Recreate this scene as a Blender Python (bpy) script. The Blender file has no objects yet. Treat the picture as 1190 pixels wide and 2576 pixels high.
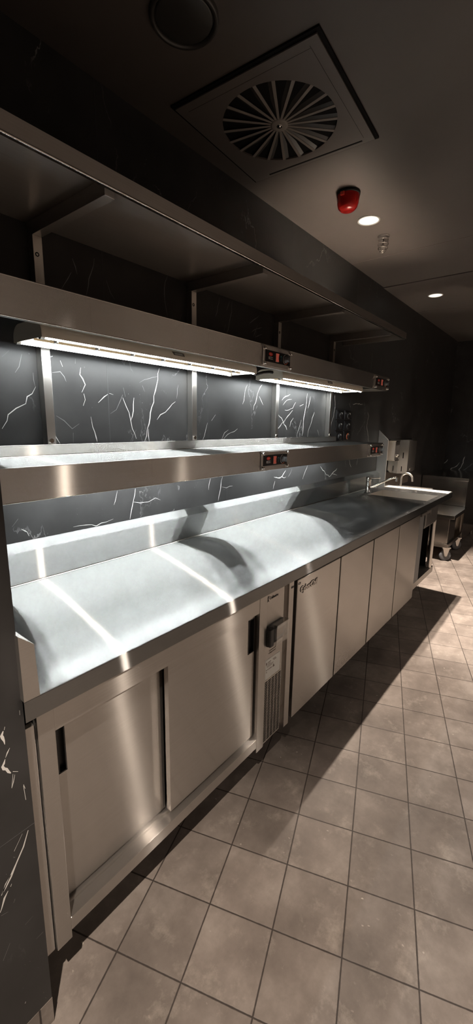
import bpy, bmesh, math, random
from mathutils import Vector, Matrix
random.seed(7)
S = bpy.context.scene
COL = S.collection
PI = math.pi
CAMZ = 1.45946
RIGHT = Vector((0.6251, -0.7804, 0.01509)); UP = Vector((0.15037, 0.13937, 0.97876)); FWD = Vector((0.76592, 0.60956, -0.20447))
FPX = 1060.05
WALL = 1.48; CEIL = 2.62

def ray(px, py):
    d = FWD + RIGHT*((px-595)/FPX) - UP*((py-1288)/FPX)
    return d
def on_y(px, py, y):
    d = ray(px, py); k = y/d.y; return Vector((d.x*k, y, CAMZ+d.z*k))
def on_x(px, py, x):
    d = ray(px, py); k = x/d.x; return Vector((x, d.y*k, CAMZ+d.z*k))

# ------------------------------------------------------------------ materials
MAT = {}
def new_mat(name):
    m = bpy.data.materials.new(name); m.use_nodes = True
    m.node_tree.nodes.clear(); MAT[name] = m
    nt = m.node_tree
    out = nt.nodes.new('ShaderNodeOutputMaterial')
    return m, nt, out
def N(nt, kind, **kw):
    n = nt.nodes.new(kind)
    for k, v in kw.items():
        if hasattr(n, k) and not k[0].isupper(): setattr(n, k, v)
        else: n.inputs[k.replace('_', ' ')].default_value = v
    return n
def principled(name, col, rough=.5, metal=0., spec=.5, **kw):
    m, nt, out = new_mat(name)
    b = nt.nodes.new('ShaderNodeBsdfPrincipled')
    b.inputs['Base Color'].default_value = (*col, 1); b.inputs['Roughness'].default_value = rough
    b.inputs['Metallic'].default_value = metal; b.inputs['Specular IOR Level'].default_value = spec
    for k, v in kw.items():
        b.inputs[k.replace('_', ' ')].default_value = v
    nt.links.new(b.outputs[0], out.inputs[0])
    return m, nt, b
def emission(name, col, strength):
    m, nt, out = new_mat(name)
    e = nt.nodes.new('ShaderNodeEmission'); e.inputs[0].default_value = (*col, 1); e.inputs[1].default_value = strength
    nt.links.new(e.outputs[0], out.inputs[0]); return m
def math_n(nt, op, a, b=None, c=None):
    n = nt.nodes.new('ShaderNodeMath'); n.operation = op
    for i, v in enumerate((a, b, c)):
        if v is None: continue
        if isinstance(v, (int, float)): n.inputs[i].default_value = v
        else: nt.links.new(v, n.inputs[i])
    return n.outputs[0]
def ramp(nt, fac, stops):
    r = nt.nodes.new('ShaderNodeValToRGB')
    el = r.color_ramp.elements
    while len(el) > 1: el.remove(el[-1])
    el[0].position = stops[0][0]; el[0].color = (*stops[0][1], 1)
    for p, c in stops[1:]:
        e = el.new(p); e.color = (*c, 1)
    nt.links.new(fac, r.inputs[0]); return r.outputs[0]

def brushed(name, col, ax, ay, smear=.0, diffuse=.06, clear=0., mottle=.18, scratch=False):
    """brushed sheet steel: grain runs along X (along Y on faces that look along X)"""
    m, nt, out = new_mat(name)
    L = nt.links.new
    g = nt.nodes.new('ShaderNodeNewGeometry')
    sep = nt.nodes.new('ShaderNodeSeparateXYZ'); L(g.outputs['True Normal'], sep.inputs[0])
    nx = math_n(nt, 'ABSOLUTE', sep.outputs[0])
    sel = math_n(nt, 'GREATER_THAN', nx, .8)
    mix = nt.nodes.new('ShaderNodeMix'); mix.data_type = 'VECTOR'
    L(sel, mix.inputs[0]); mix.inputs[4].default_value = (1, 0, 0); mix.inputs[5].default_value = (0, 1, 0)
    # fine grain: streaks very long along the brushing
    mp = nt.nodes.new('ShaderNodeMapping'); mp.inputs['Scale'].default_value = (1.5, 160, 160)
    L(g.outputs['Position'], mp.inputs[0])
    no = nt.nodes.new('ShaderNodeTexNoise'); no.inputs['Scale'].default_value = 2.; no.inputs['Detail'].default_value = 2.
    L(mp.outputs[0], no.inputs['Vector'])
    big = nt.nodes.new('ShaderNodeTexNoise'); big.inputs['Scale'].default_value = 3.; big.inputs['Detail'].default_value = 4.
    L(g.outputs['Position'], big.inputs['Vector'])
    v = math_n(nt, 'MULTIPLY_ADD', no.outputs[0], .16, .86)
    v2 = math_n(nt, 'MULTIPLY_ADD', big.outputs[0], mottle, -mottle/2)
    v = math_n(nt, 'ADD', v, v2)
    hsv = nt.nodes.new('ShaderNodeHueSaturation'); hsv.inputs['Color'].default_value = (*col, 1); L(v, hsv.inputs['Value'])
    gl = nt.nodes.new('ShaderNodeBsdfAnisotropic'); gl.distribution = 'MULTI_GGX'
    r = math.sqrt(ax*ay); an = 1-math.sqrt(ax/ay)
    gl.inputs['Roughness'].default_value = math.sqrt(r); gl.inputs['Anisotropy'].default_value = an
    if smear:
        rr = math_n(nt, 'MULTIPLY_ADD', big.outputs[0], smear, math.sqrt(r)-smear*.5); L(rr, gl.inputs['Roughness'])
    L(hsv.outputs[0], gl.inputs['Color']); L(mix.outputs[1], gl.inputs['Tangent'])
    df = nt.nodes.new('ShaderNodeBsdfDiffuse'); L(hsv.outputs[0], df.inputs[0])
    ms = nt.nodes.new('ShaderNodeMixShader'); ms.inputs[0].default_value = diffuse
    top = gl.outputs[0]
    if clear:
        g2 = nt.nodes.new('ShaderNodeBsdfAnisotropic'); g2.distribution = 'MULTI_GGX'; g2.inputs['Roughness'].default_value = .17
        L(hsv.outputs[0], g2.inputs['Color'])
        m2 = nt.nodes.new('ShaderNodeMixShader'); m2.inputs[0].default_value = clear
        L(top, m2.inputs[1]); L(g2.outputs[0], m2.inputs[2]); top = m2.outputs[0]
    L(top, ms.inputs[1]); L(df.outputs[0], ms.inputs[2])
    if scratch:
        tot = None
        for rot, sc, seed in ((.5, (5, 30, 1), 0.), (-.35, (4, 36, 1), 7.), (1.2, (6, 26, 1), 13.)):
            m3 = nt.nodes.new('ShaderNodeMapping'); m3.inputs['Rotation'].default_value = (0, 0, rot); m3.inputs['Scale'].default_value = sc; m3.inputs['Location'].default_value = (seed, seed, 0)
            L(g.outputs['Position'], m3.inputs[0])
            n3 = nt.nodes.new('ShaderNodeTexNoise'); n3.inputs['Scale'].default_value = 1.; n3.inputs['Detail'].default_value = 3.; L(m3.outputs[0], n3.inputs['Vector'])
            ln = math_n(nt, 'LESS_THAN', math_n(nt, 'ABSOLUTE', math_n(nt, 'SUBTRACT', n3.outputs[0], .5)), .006)
            mk = nt.nodes.new('ShaderNodeTexNoise'); mk.inputs['Scale'].default_value = 4.5; mk.inputs['Detail'].default_value = 3.
            m4 = nt.nodes.new('ShaderNodeMapping'); m4.inputs['Location'].default_value = (seed*3+2, 0, 0); L(g.outputs['Position'], m4.inputs[0]); L(m4.outputs[0], mk.inputs['Vector'])
            k = math_n(nt, 'MULTIPLY', ln, math_n(nt, 'GREATER_THAN', mk.outputs[0], .56))
            tot = k if tot is None else math_n(nt, 'MAXIMUM', tot, k)
        # rubbed haze patches
        hz = nt.nodes.new('ShaderNodeTexNoise'); hz.inputs['Scale'].default_value = 5.; hz.inputs['Detail'].default_value = 9.; hz.inputs['Roughness'].default_value = .7; L(g.outputs['Position'], hz.inputs['Vector'])
        hf = ramp(nt, hz.outputs[0], [(0, (0, 0, 0)), (.5, (0, 0, 0)), (.68, (.025, .025, .025))])
        tot = math_n(nt, 'MAXIMUM', math_n(nt, 'MULTIPLY', tot, .13), hf)
        tot = math_n(nt, 'MULTIPLY', tot, math_n(nt, 'GREATER_THAN', sep.outputs[2], .9))
        d2 = nt.nodes.new('ShaderNodeBsdfDiffuse')
        cc = nt.nodes.new('ShaderNodeMix'); cc.data_type = 'RGBA'; L(tot, cc.inputs[0]); cc.inputs[6].default_value = (0, 0, 0, 1); cc.inputs[7].default_value = (.5, .5, .49, 1)
        L(cc.outputs[2], d2.inputs[0])
        m5 = nt.nodes.new('ShaderNodeAddShader'); L(ms.outputs[0], m5.inputs[0]); L(d2.outputs[0], m5.inputs[1]); ms = m5
    L(ms.outputs[0], out.inputs[0])
    return m

STEEL = brushed('brushed_steel', (.80, .77, .735), .009, .42)
STEEL_TOP = brushed('worktop_steel', (.51, .517, .512), .0025, .75, diffuse=.03, clear=.10, mottle=.0, scratch=True)
STEEL_DARK = brushed('shelf_steel', (.66, .63, .60), .03, .30)
POLISH, _, _ = principled('polished_steel', (.66, .64, .61), .12, 1.)
STEEL_PALE = brushed('bright_edge_steel', (.80, .78, .74), .03, .42, diffuse=.35)
SATIN, _, _ = principled('satin_steel', (.72, .69, .65), .28, 1.)
FARSTEEL, _, _ = principled('bench_steel', (.55, .51, .47), .18, 1.)
SHELFTOP, _, _ = principled('shelf_top_steel', (.72, .69, .65), .20, 1.)
MIRROR, _, _ = principled('mirror_steel', (.28, .27, .26), .08, 1.)
CHROME, _, _ = principled('chrome', (.75, .72, .68), .09, 1.)
HOOD, _, _ = principled('lamp_hood_metal', (.85, .78, .66), .45, 0.)
HOODIN, _, _ = principled('lamp_reflector', (.035, .029, .024), .45, 0.)
BLACK, _, _ = principled('black_plastic', (.012, .012, .013), .35)
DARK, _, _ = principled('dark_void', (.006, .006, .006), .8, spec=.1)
RUBBER, _, _ = principled('grey_rubber', (.13, .135, .15), .5)
GREYP, _, _ = principled('grey_panel', (.16, .165, .17), .5, .3)
WHITEP, _, _ = principled('white_plastic', (.6, .6, .58), .4)
LABEL, _, _ = principled('label_paper', (.82, .84, .81), .45)
INK, _, _ = principled('ink', (.05, .05, .05), .6)
TINT, _, _ = principled('etched_print', (.19, .16, .14), .5, .4)
REDP, _, _ = principled('red_print', (.75, .05, .03), .4)
WHITEINK, _, _ = principled('pale_print', (.5, .48, .45), .5)
BLUEINK, _, _ = principled('teal_print', (.03, .22, .26), .4)
ORANGE, _, _ = principled('orange_print', (.75, .14, .04), .4)
BLACKMETAL, _, _ = principled('black_painted_metal', (.098, .088, .081), .5)
CAPM, _, _ = principled('cap_paint', (.030, .029, .027), .35)
VANE, _, _ = principled('vent_vane_shade', (.028, .026, .024), .4)  # darker than the blades: shade behind the ribs put into the colour
BLADEM, _, _ = principled('vent_blade_paint', (.19, .175, .16), .45)
VEIN, _, _ = principled('marble_vein', (.62, .61, .59), .4)
VEIN2, _, _ = principled('marble_vein_faint', (.20, .20, .20), .4)
JOINT, _, _ = principled('slab_joint', (.05, .05, .052), .5)
COPPER, _, _ = principled('warm_steel', (.62, .50, .38), .25, 1.)
REDGLASS, _, _ = principled('red_lens', (.80, .035, .03), .12, 0., Transmission_Weight=.6, IOR=1.3)
CLEAR, nt_, out_ = new_mat('clear_plastic')
a_ = nt_.nodes.new('ShaderNodeBsdfTransparent'); b_ = nt_.nodes.new('ShaderNodeBsdfAnisotropic'); b_.inputs['Roughness'].default_value = .18; b_.inputs['Color'].default_value = (.9, .9, .88, 1)
c_ = nt_.nodes.new('ShaderNodeMixShader'); c_.inputs[0].default_value = .22
nt_.links.new(a_.outputs[0], c_.inputs[1]); nt_.links.new(b_.outputs[0], c_.inputs[2]); nt_.links.new(c_.outputs[0], out_.inputs[0])
GLOW = emission('hot_element', (1., .72, .40), .30)
TUBE = emission('lamp_tube', (.93, .985, .99), 60.)
SWITCHLIT = emission('lit_switch', (1., .20, .13), .20)
DOWNLIT = emission('downlight_lens', (1., .93, .80), 1.15)

def marble(name, base):
    m, nt, b = principled(name, base, .42, 0., .42)
    L = nt.links.new
    g = nt.nodes.new('ShaderNodeNewGeometry')
    mp = nt.nodes.new('ShaderNodeMapping'); mp.inputs['Scale'].default_value = (1.25, 1.25, .62); mp.inputs['Rotation'].default_value = (.12, .33, .05)
    L(g.outputs['Position'], mp.inputs[0])
    w = nt.nodes.new('ShaderNodeTexNoise'); w.inputs['Scale'].default_value = 2.6; w.inputs['Detail'].default_value = 6.; w.inputs['Roughness'].default_value = .62
    L(mp.outputs[0], w.inputs['Vector'])
    sc = nt.nodes.new('ShaderNodeVectorMath'); sc.operation = 'MULTIPLY_ADD'
    L(w.outputs['Color'], sc.inputs[0]); sc.inputs[1].default_value = (.5, .5, .5); L(mp.outputs[0], sc.inputs[2])
    vo = nt.nodes.new('ShaderNodeTexVoronoi'); vo.feature = 'DISTANCE_TO_EDGE'; vo.inputs['Scale'].default_value = 2.1
    L(sc.outputs[0], vo.inputs['Vector'])
    line = math_n(nt, 'LESS_THAN', vo.outputs['Distance'], .0055)
    mk = nt.nodes.new('ShaderNodeTexNoise'); mk.inputs['Scale'].default_value = 3.1; mk.inputs['Detail'].default_value = 3.
    L(g.outputs['Position'], mk.inputs['Vector'])
    mask = ramp(nt, mk.outputs[0], [(0, (0, 0, 0)), (.53, (0, 0, 0)), (.66, (1, 1, 1))])
    mm = math_n(nt, 'MULTIPLY', line, mask)
    # small white flecks
    fl = nt.nodes.new('ShaderNodeTexVoronoi'); fl.inputs['Scale'].default_value = 46.; L(sc.outputs[0], fl.inputs['Vector'])
    fleck = math_n(nt, 'LESS_THAN', fl.outputs['Distance'], .07)
    mk2 = nt.nodes.new('ShaderNodeTexNoise'); mk2.inputs['Scale'].default_value = 5.; L(g.outputs['Position'], mk2.inputs['Vector'])
    m2 = ramp(nt, mk2.outputs[0], [(0, (0, 0, 0)), (.58, (0, 0, 0)), (.66, (.6, .6, .6))])
    fm = math_n(nt, 'MULTIPLY', fleck, m2)
    tot = math_n(nt, 'MAXIMUM', math_n(nt, 'MULTIPLY', mm, .55), fm)
    cl = nt.nodes.new('ShaderNodeTexNoise'); cl.inputs['Scale'].default_value = 6.; cl.inputs['Detail'].default_value = 8.
    L(g.outputs['Position'], cl.inputs['Vector'])
    bc = ramp(nt, cl.outputs[0], [(.3, tuple(x*.75 for x in base)), (.7, tuple(x*1.3 for x in base))])
    mx = nt.nodes.new('ShaderNodeMix'); mx.data_type = 'RGBA'
    L(tot, mx.inputs[0]); L(bc, mx.inputs[6]); mx.inputs[7].default_value = (.30, .30, .30, 1)
    L(mx.outputs[2], b.inputs['Base Color'])
    rr = math_n(nt, 'MULTIPLY_ADD', cl.outputs[0], .16, .36); L(rr, b.inputs['Roughness'])
    return m
MARBLE = marble('black_marble', (.030, .0295, .0298))

def floor_mat():
    m, nt, b = principled('floor_tile', (.2, .17, .15), .55, 0., .35)
    L = nt.links.new
    g = nt.nodes.new('ShaderNodeNewGeometry')
    mp = nt.nodes.new('ShaderNodeMapping'); mp.vector_type = 'TEXTURE'
    mp.inputs['Location'].default_value = (.64549, .43715, 0); mp.inputs['Rotation'].default_value = (0, 0, .33964); mp.inputs['Scale'].default_value = (.2, .2, .2)
    L(g.outputs['Position'], mp.inputs[0])
    sp = nt.nodes.new('ShaderNodeSeparateXYZ'); L(mp.outputs[0], sp.inputs[0])
    def edge(o):
        f = math_n(nt, 'FRACT', o); return math_n(nt, 'ABSOLUTE', math_n(nt, 'SUBTRACT', f, .5))
    wob = nt.nodes.new('ShaderNodeTexNoise'); wob.inputs['Scale'].default_value = 60.; L(g.outputs['Position'], wob.inputs['Vector'])
    e = math_n(nt, 'MAXIMUM', edge(sp.outputs[0]), edge(sp.outputs[1]))
    e = math_n(nt, 'ADD', e, math_n(nt, 'MULTIPLY_ADD', wob.outputs[0], .008, -.004))
    grout = ramp(nt, e, [(0, (0, 0, 0)), (.487, (0, 0, 0)), (.4925, (1, 1, 1))])
    fx = math_n(nt, 'FLOOR', sp.outputs[0]); fy = math_n(nt, 'FLOOR', sp.outputs[1])
    cmb = nt.nodes.new('ShaderNodeCombineXYZ'); L(fx, cmb.inputs[0]); L(fy, cmb.inputs[1])
    wn = nt.nodes.new('ShaderNodeTexWhiteNoise'); wn.noise_dimensions = '2D'; L(cmb.outputs[0], wn.inputs['Vector'])
    n1 = nt.nodes.new('ShaderNodeTexNoise'); n1.inputs['Scale'].default_value = 5.; n1.inputs['Detail'].default_value = 9.; n1.inputs['Roughness'].default_value = .65
    L(g.outputs['Position'], n1.inputs['Vector'])
    base = ramp(nt, n1.outputs[0], [(.28, (.118, .100, .089)), (.5, (.180, .154, .137)), (.70, (.262, .230, .207))])
    val = math_n(nt, 'MULTIPLY_ADD', wn.outputs[0], .22, .89)
    hs = nt.nodes.new('ShaderNodeHueSaturation'); L(base, hs.inputs['Color']); L(val, hs.inputs['Value'])
    # dusty white scuffs and specks
    vo = nt.nodes.new('ShaderNodeTexVoronoi'); vo.inputs['Scale'].default_value = 34.; vo.inputs['Randomness'].default_value = 1.
    mv = nt.nodes.new('ShaderNodeMapping'); mv.inputs['Scale'].default_value = (1., .6, 1); mv.inputs['Rotation'].default_value = (0, 0, .7)
    dw = nt.nodes.new('ShaderNodeVectorMath'); dw.operation = 'MULTIPLY_ADD'
    L(n1.outputs['Color'], dw.inputs[0]); dw.inputs[1].default_value = (.06, .06, .06); L(g.outputs['Position'], dw.inputs[2])
    L(dw.outputs[0], mv.inputs[0]); L(mv.outputs[0], vo.inputs['Vector'])
    s1 = math_n(nt, 'LESS_THAN', vo.outputs['Distance'], .085)
    n2 = nt.nodes.new('ShaderNodeTexNoise'); n2.inputs['Scale'].default_value = 3.3; n2.inputs['Detail'].default_value = 4.; L(g.outputs['Position'], n2.inputs['Vector'])
    k = ramp(nt, n2.outputs[0], [(0, (0, 0, 0)), (.5, (0, 0, 0)), (.62, (1, 1, 1))])
    sp1 = math_n(nt, 'MULTIPLY', s1, k)
    n3 = nt.nodes.new('ShaderNodeTexNoise'); n3.inputs['Scale'].default_value = 9.; n3.inputs['Detail'].default_value = 10.; n3.inputs['Roughness'].default_value = .75
    L(g.outputs['Position'], n3.inputs['Vector'])
    d = ramp(nt, n3.outputs[0], [(0, (0, 0, 0)), (.54, (0, 0, 0)), (.74, (.6, .6, .6))])
    dust = math_n(nt, 'MAXIMUM', math_n(nt, 'MULTIPLY', sp1, .75), math_n(nt, 'MULTIPLY', d, .6))
    mx = nt.nodes.new('ShaderNodeMix'); mx.data_type = 'RGBA'; L(dust, mx.inputs[0]); L(hs.outputs[0], mx.inputs[6]); mx.inputs[7].default_value = (.52, .47, .41, 1)
    mg = nt.nodes.new('ShaderNodeMix'); mg.data_type = 'RGBA'; L(grout, mg.inputs[0]); L(mx.outputs[2], mg.inputs[6]); mg.inputs[7].default_value = (.045, .037, .033, 1)
    L(mg.outputs[2], b.inputs['Base Color'])
    rr = math_n(nt, 'MULTIPLY_ADD', n1.outputs[0], .3, .36); L(rr, b.inputs['Roughness'])
    bp = nt.nodes.new('ShaderNodeBump'); bp.inputs['Strength'].default_value = .35; bp.inputs['Distance'].default_value = .002
    hh = math_n(nt, 'MULTIPLY_ADD', grout, -1., math_n(nt, 'MULTIPLY', n3.outputs[0], .25)); L(hh, bp.inputs['Height']); L(bp.outputs[0], b.inputs['Normal'])
    return m
FLOOR = floor_mat()

def ceil_mat():
    m, nt, b = principled('ceiling_paint', (.05, .045, .042), .45, 0., .4)
    L = nt.links.new
    g = nt.nodes.new('ShaderNodeNewGeometry')
    n1 = nt.nodes.new('ShaderNodeTexNoise'); n1.inputs['Scale'].default_value = 2.; n1.inputs['Detail'].default_value = 6.; L(g.outputs['Position'], n1.inputs['Vector'])
    c = ramp(nt, n1.outputs[0], [(.3, (.070, .062, .057)), (.7, (.092, .081, .074))]); L(c, b.inputs['Base Color'])
    return m
CEILM = ceil_mat()

# ------------------------------------------------------------------ mesh builder
class MB:
    def __init__(s): s.v = []; s.f = []; s.m = []; s.sm = []
    def add(s, verts, faces, mi=0, smooth=False):
        o = len(s.v); s.v += [Vector(p) for p in verts]
        for f in faces:
            s.f.append([i+o for i in f]); s.m.append(mi); s.sm.append(smooth)
    def box(s, x0, x1, y0, y1, z0, z1, mi=0, bev=0.):
        if bev <= 0:
            vs = [(x, y, z) for z in (z0, z1) for y in (y0, y1) for x in (x0, x1)]
            s.add(vs, [(0, 2, 3, 1), (4, 5, 7, 6), (0, 1, 5, 4), (2, 6, 7, 3), (0, 4, 6, 2), (1, 3, 7, 5)], mi)
        else:
            bm = bmesh.new(); bmesh.ops.create_cube(bm, size=1)
            for v in bm.verts: v.co = Vector(((x0+x1)/2+v.co.x*(x1-x0), (y0+y1)/2+v.co.y*(y1-y0), (z0+z1)/2+v.co.z*(z1-z0)))
            bmesh.ops.bevel(bm, geom=bm.edges[:], offset=bev, segments=2, profile=.5, affect='EDGES')
            bm.verts.index_update()
            s.add([v.co.copy() for v in bm.verts], [[v.index for v in f.verts] for f in bm.faces], mi); bm.free()
        return s
    def prism(s, prof, a0, a1, axis='x', mi=0, smooth=False):
        """profile (pairs) swept along an axis; x: (y,z) y: (x,z) z: (x,y)"""
        n = len(prof)
        def P(p, a): return {'x': (a, p[0], p[1]), 'y': (p[0], a, p[1]), 'z': (p[0], p[1], a)}[axis]
        vs = [P(p, a0) for p in prof]+[P(p, a1) for p in prof]
        s.add(vs, [(i, (i+1) % n, n+(i+1) % n, n+i) for i in range(n)], mi, smooth)
        s.add(vs, [tuple(range(n))[::-1], tuple(range(n, 2*n))], mi)
        return s
    def cyl(s, c, r, h, axis='z', seg=24, mi=0, r2=None, cap=True):
        r2 = r if r2 is None else r2
        def P(a, rr, t):
            u, w = math.cos(a)*rr, math.sin(a)*rr
            return {'z': (c[0]+u, c[1]+w, c[2]+t), 'y': (c[0]+u, c[1]+t, c[2]+w), 'x': (c[0]+t, c[1]+u, c[2]+w)}[axis]
        vs = [P(2*PI*i/seg, r, 0) for i in range(seg)]+[P(2*PI*i/seg, r2, h) for i in range(seg)]
        s.add(vs, [(i, (i+1) % seg, seg+(i+1) % seg, seg+i) for i in range(seg)], mi, True)
        if cap: s.add(vs, [tuple(range(seg))[::-1], tuple(range(seg, 2*seg))], mi)
        return s
    def lathe(s, c, prof, seg=32, mi=0, axis='z'):
        vs = []
        for r, t in prof:
            for i in range(seg):
                u, w = math.cos(2*PI*i/seg)*r, math.sin(2*PI*i/seg)*r
                vs.append({'z': (c[0]+u, c[1]+w, c[2]+t), 'y': (c[0]+u, c[1]+t, c[2]+w), 'x': (c[0]+t, c[1]+u, c[2]+w)}[axis])
        fs = []
        for k in range(len(prof)-1):
            for i in range(seg):
                a, b = k*seg+i, k*seg+(i+1) % seg; fs.append((a, b, b+seg, a+seg))
        s.add(vs, fs, mi, True)
        return s
    def tube(s, pts, r, seg=12, mi=0, cap=True):
        pts = [Vector(p) for p in pts]; n = len(pts); rs = r if isinstance(r, (list, tuple)) else [r]*n
        t0 = (pts[1]-pts[0]).normalized(); up = Vector((0, 0, 1)) if abs(t0.z) < .9 else Vector((1, 0, 0))
        a = t0.cross(up).normalized(); vs = []
        for k, p in enumerate(pts):
            t = (pts[min(k+1, n-1)]-pts[max(k-1, 0)]).normalized()
            a = (a-t*a.dot(t)).normalized(); b = t.cross(a)
            for i in range(seg):
                th = 2*PI*i/seg; vs.append(p+(a*math.cos(th)+b*math.sin(th))*rs[k])
        fs = [(k*seg+i, k*seg+(i+1) % seg, (k+1)*seg+(i+1) % seg, (k+1)*seg+i) for k in range(n-1) for i in range(seg)]
        s.add(vs, fs, mi, True)
        if cap: s.add(vs, [tuple(range(seg))[::-1], tuple(range((n-1)*seg, n*seg))], mi)
        return s
    def torus(s, c, R, r, axis='z', mi=0, a0=0, a1=2*PI, seg=40):
        full = abs(a1-a0-2*PI) < 1e-6
        pts = []
        for i in range(seg+1):
            a = a0+(a1-a0)*i/seg; u, w = math.cos(a)*R, math.sin(a)*R
            pts.append({'z': (c[0]+u, c[1]+w, c[2]), 'y': (c[0]+u, c[1], c[2]+w), 'x': (c[0], c[1]+u, c[2]+w)}[axis])
        return s.tube(pts, r, 8, mi, cap=not full)
    def quad(s, a, b, c, d, mi=0): s.add([a, b, c, d], [(0, 1, 2, 3)], mi); return s
    def text(s, body, mtx, size, depth=.0006, mi=0, offset=0.):
        cu = bpy.data.curves.new('lettering', 'FONT'); cu.body = body; cu.size = size; cu.extrude = depth; cu.offset = offset; cu.align_x = 'LEFT'; cu.resolution_u = 3
        ob = bpy.data.objects.new('lettering', cu); COL.objects.link(ob)
        dg = bpy.context.evaluated_depsgraph_get(); dg.update()
        me = bpy.data.meshes.new_from_object(ob.evaluated_get(dg))
        s.add([mtx @ v.co for v in me.vertices], [list(p.vertices) for p in me.polygons], mi)
        w = max((v.co.x for v in me.vertices), default=0)
        bpy.data.objects.remove(ob); bpy.data.curves.remove(cu); bpy.data.meshes.remove(me)
        return w
    def build(s, name, mats, parent=None, loc=None, rot=0.):
        if not isinstance(mats, (list, tuple)): mats = [mats]
        me = bpy.data.meshes.new(name)
        if parent is not None:
            wl = Vector((0, 0, 0)); p = parent
            while p is not None: wl += p.location; p = p.parent
        else:
            if loc is None:
                xs = [v.x for v in s.v]; ys = [v.y for v in s.v]; zs = [v.z for v in s.v]
                loc = ((min(xs)+max(xs))/2, (min(ys)+max(ys))/2, min(zs))
            wl = Vector(loc)
        me.from_pydata([v-wl for v in s.v], [], s.f)
        for m in mats: me.materials.append(m)
        for p, mi, sm in zip(me.polygons, s.m, s.sm): p.material_index = mi; p.use_smooth = sm
        bm = bmesh.new(); bm.from_mesh(me); bmesh.ops.recalc_face_normals(bm, faces=bm.faces[:]); bm.to_mesh(me); bm.free()
        me.update()
        o = bpy.data.objects.new(name, me); COL.objects.link(o)
        if parent is not None: o.parent = parent
        else: o.location = wl
        return o
def thing(name, label, cat, loc, group=None):
    o = bpy.data.objects.new(name, None); COL.objects.link(o); o.location = loc; o.empty_display_size = .1
    return tag(o, label, cat, group)
def tag(o, label, cat, group=None):
    o['label'] = label; o['category'] = cat
    if group: o['group'] = group
    return o
def struct(o): o['kind'] = 'structure'; return o
def Bx(*a, **k): return MB().box(*a, **k)

# ------------------------------------------------------------------ marble veins traced on the slabs
def T(x0, y0, k, pts): return [(x0+k*p[0], y0+k*p[1]) for p in pts]
def vein_strip(mb, pts, nrm, w, mi):
    # jitter and taper
    q = []
    for a, b in zip(pts, pts[1:]):
        L = (b-a).length; n = max(1, int(L/.022))
        side = (b-a).cross(nrm).normalized()
        for i in range(n):
            t = i/n; j = random.uniform(-1, 1)*min(.0055, L*.08) if i else 0
            q.append(a.lerp(b, t)+side*j)
    q.append(pts[-1]); n = len(q); vs = []
    for i, p in enumerate(q):
        d = (q[min(i+1, n-1)]-q[max(i-1, 0)]).normalized(); sd = d.cross(nrm).normalized()
        ww = w*random.uniform(.45, 1.25)*(.35 if i in (0, n-1) else 1)*.5
        vs += [p+sd*ww+nrm*.0006, p-sd*ww+nrm*.0006]
    mb.add(vs, [(2*i, 2*i+1, 2*i+3, 2*i+2) for i in range(n-1)], mi)
def veins(mb, plane, val, nrm, lists, ofs=1):
    for (x0, y0, k), w, mi, polys in lists:
        for poly in polys:
            pts = [(on_y if plane == 'y' else on_x)(px, py, val) for px, py in T(x0, y0, k, poly)]
            vein_strip(mb, pts, nrm, w, ofs+mi)

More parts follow.
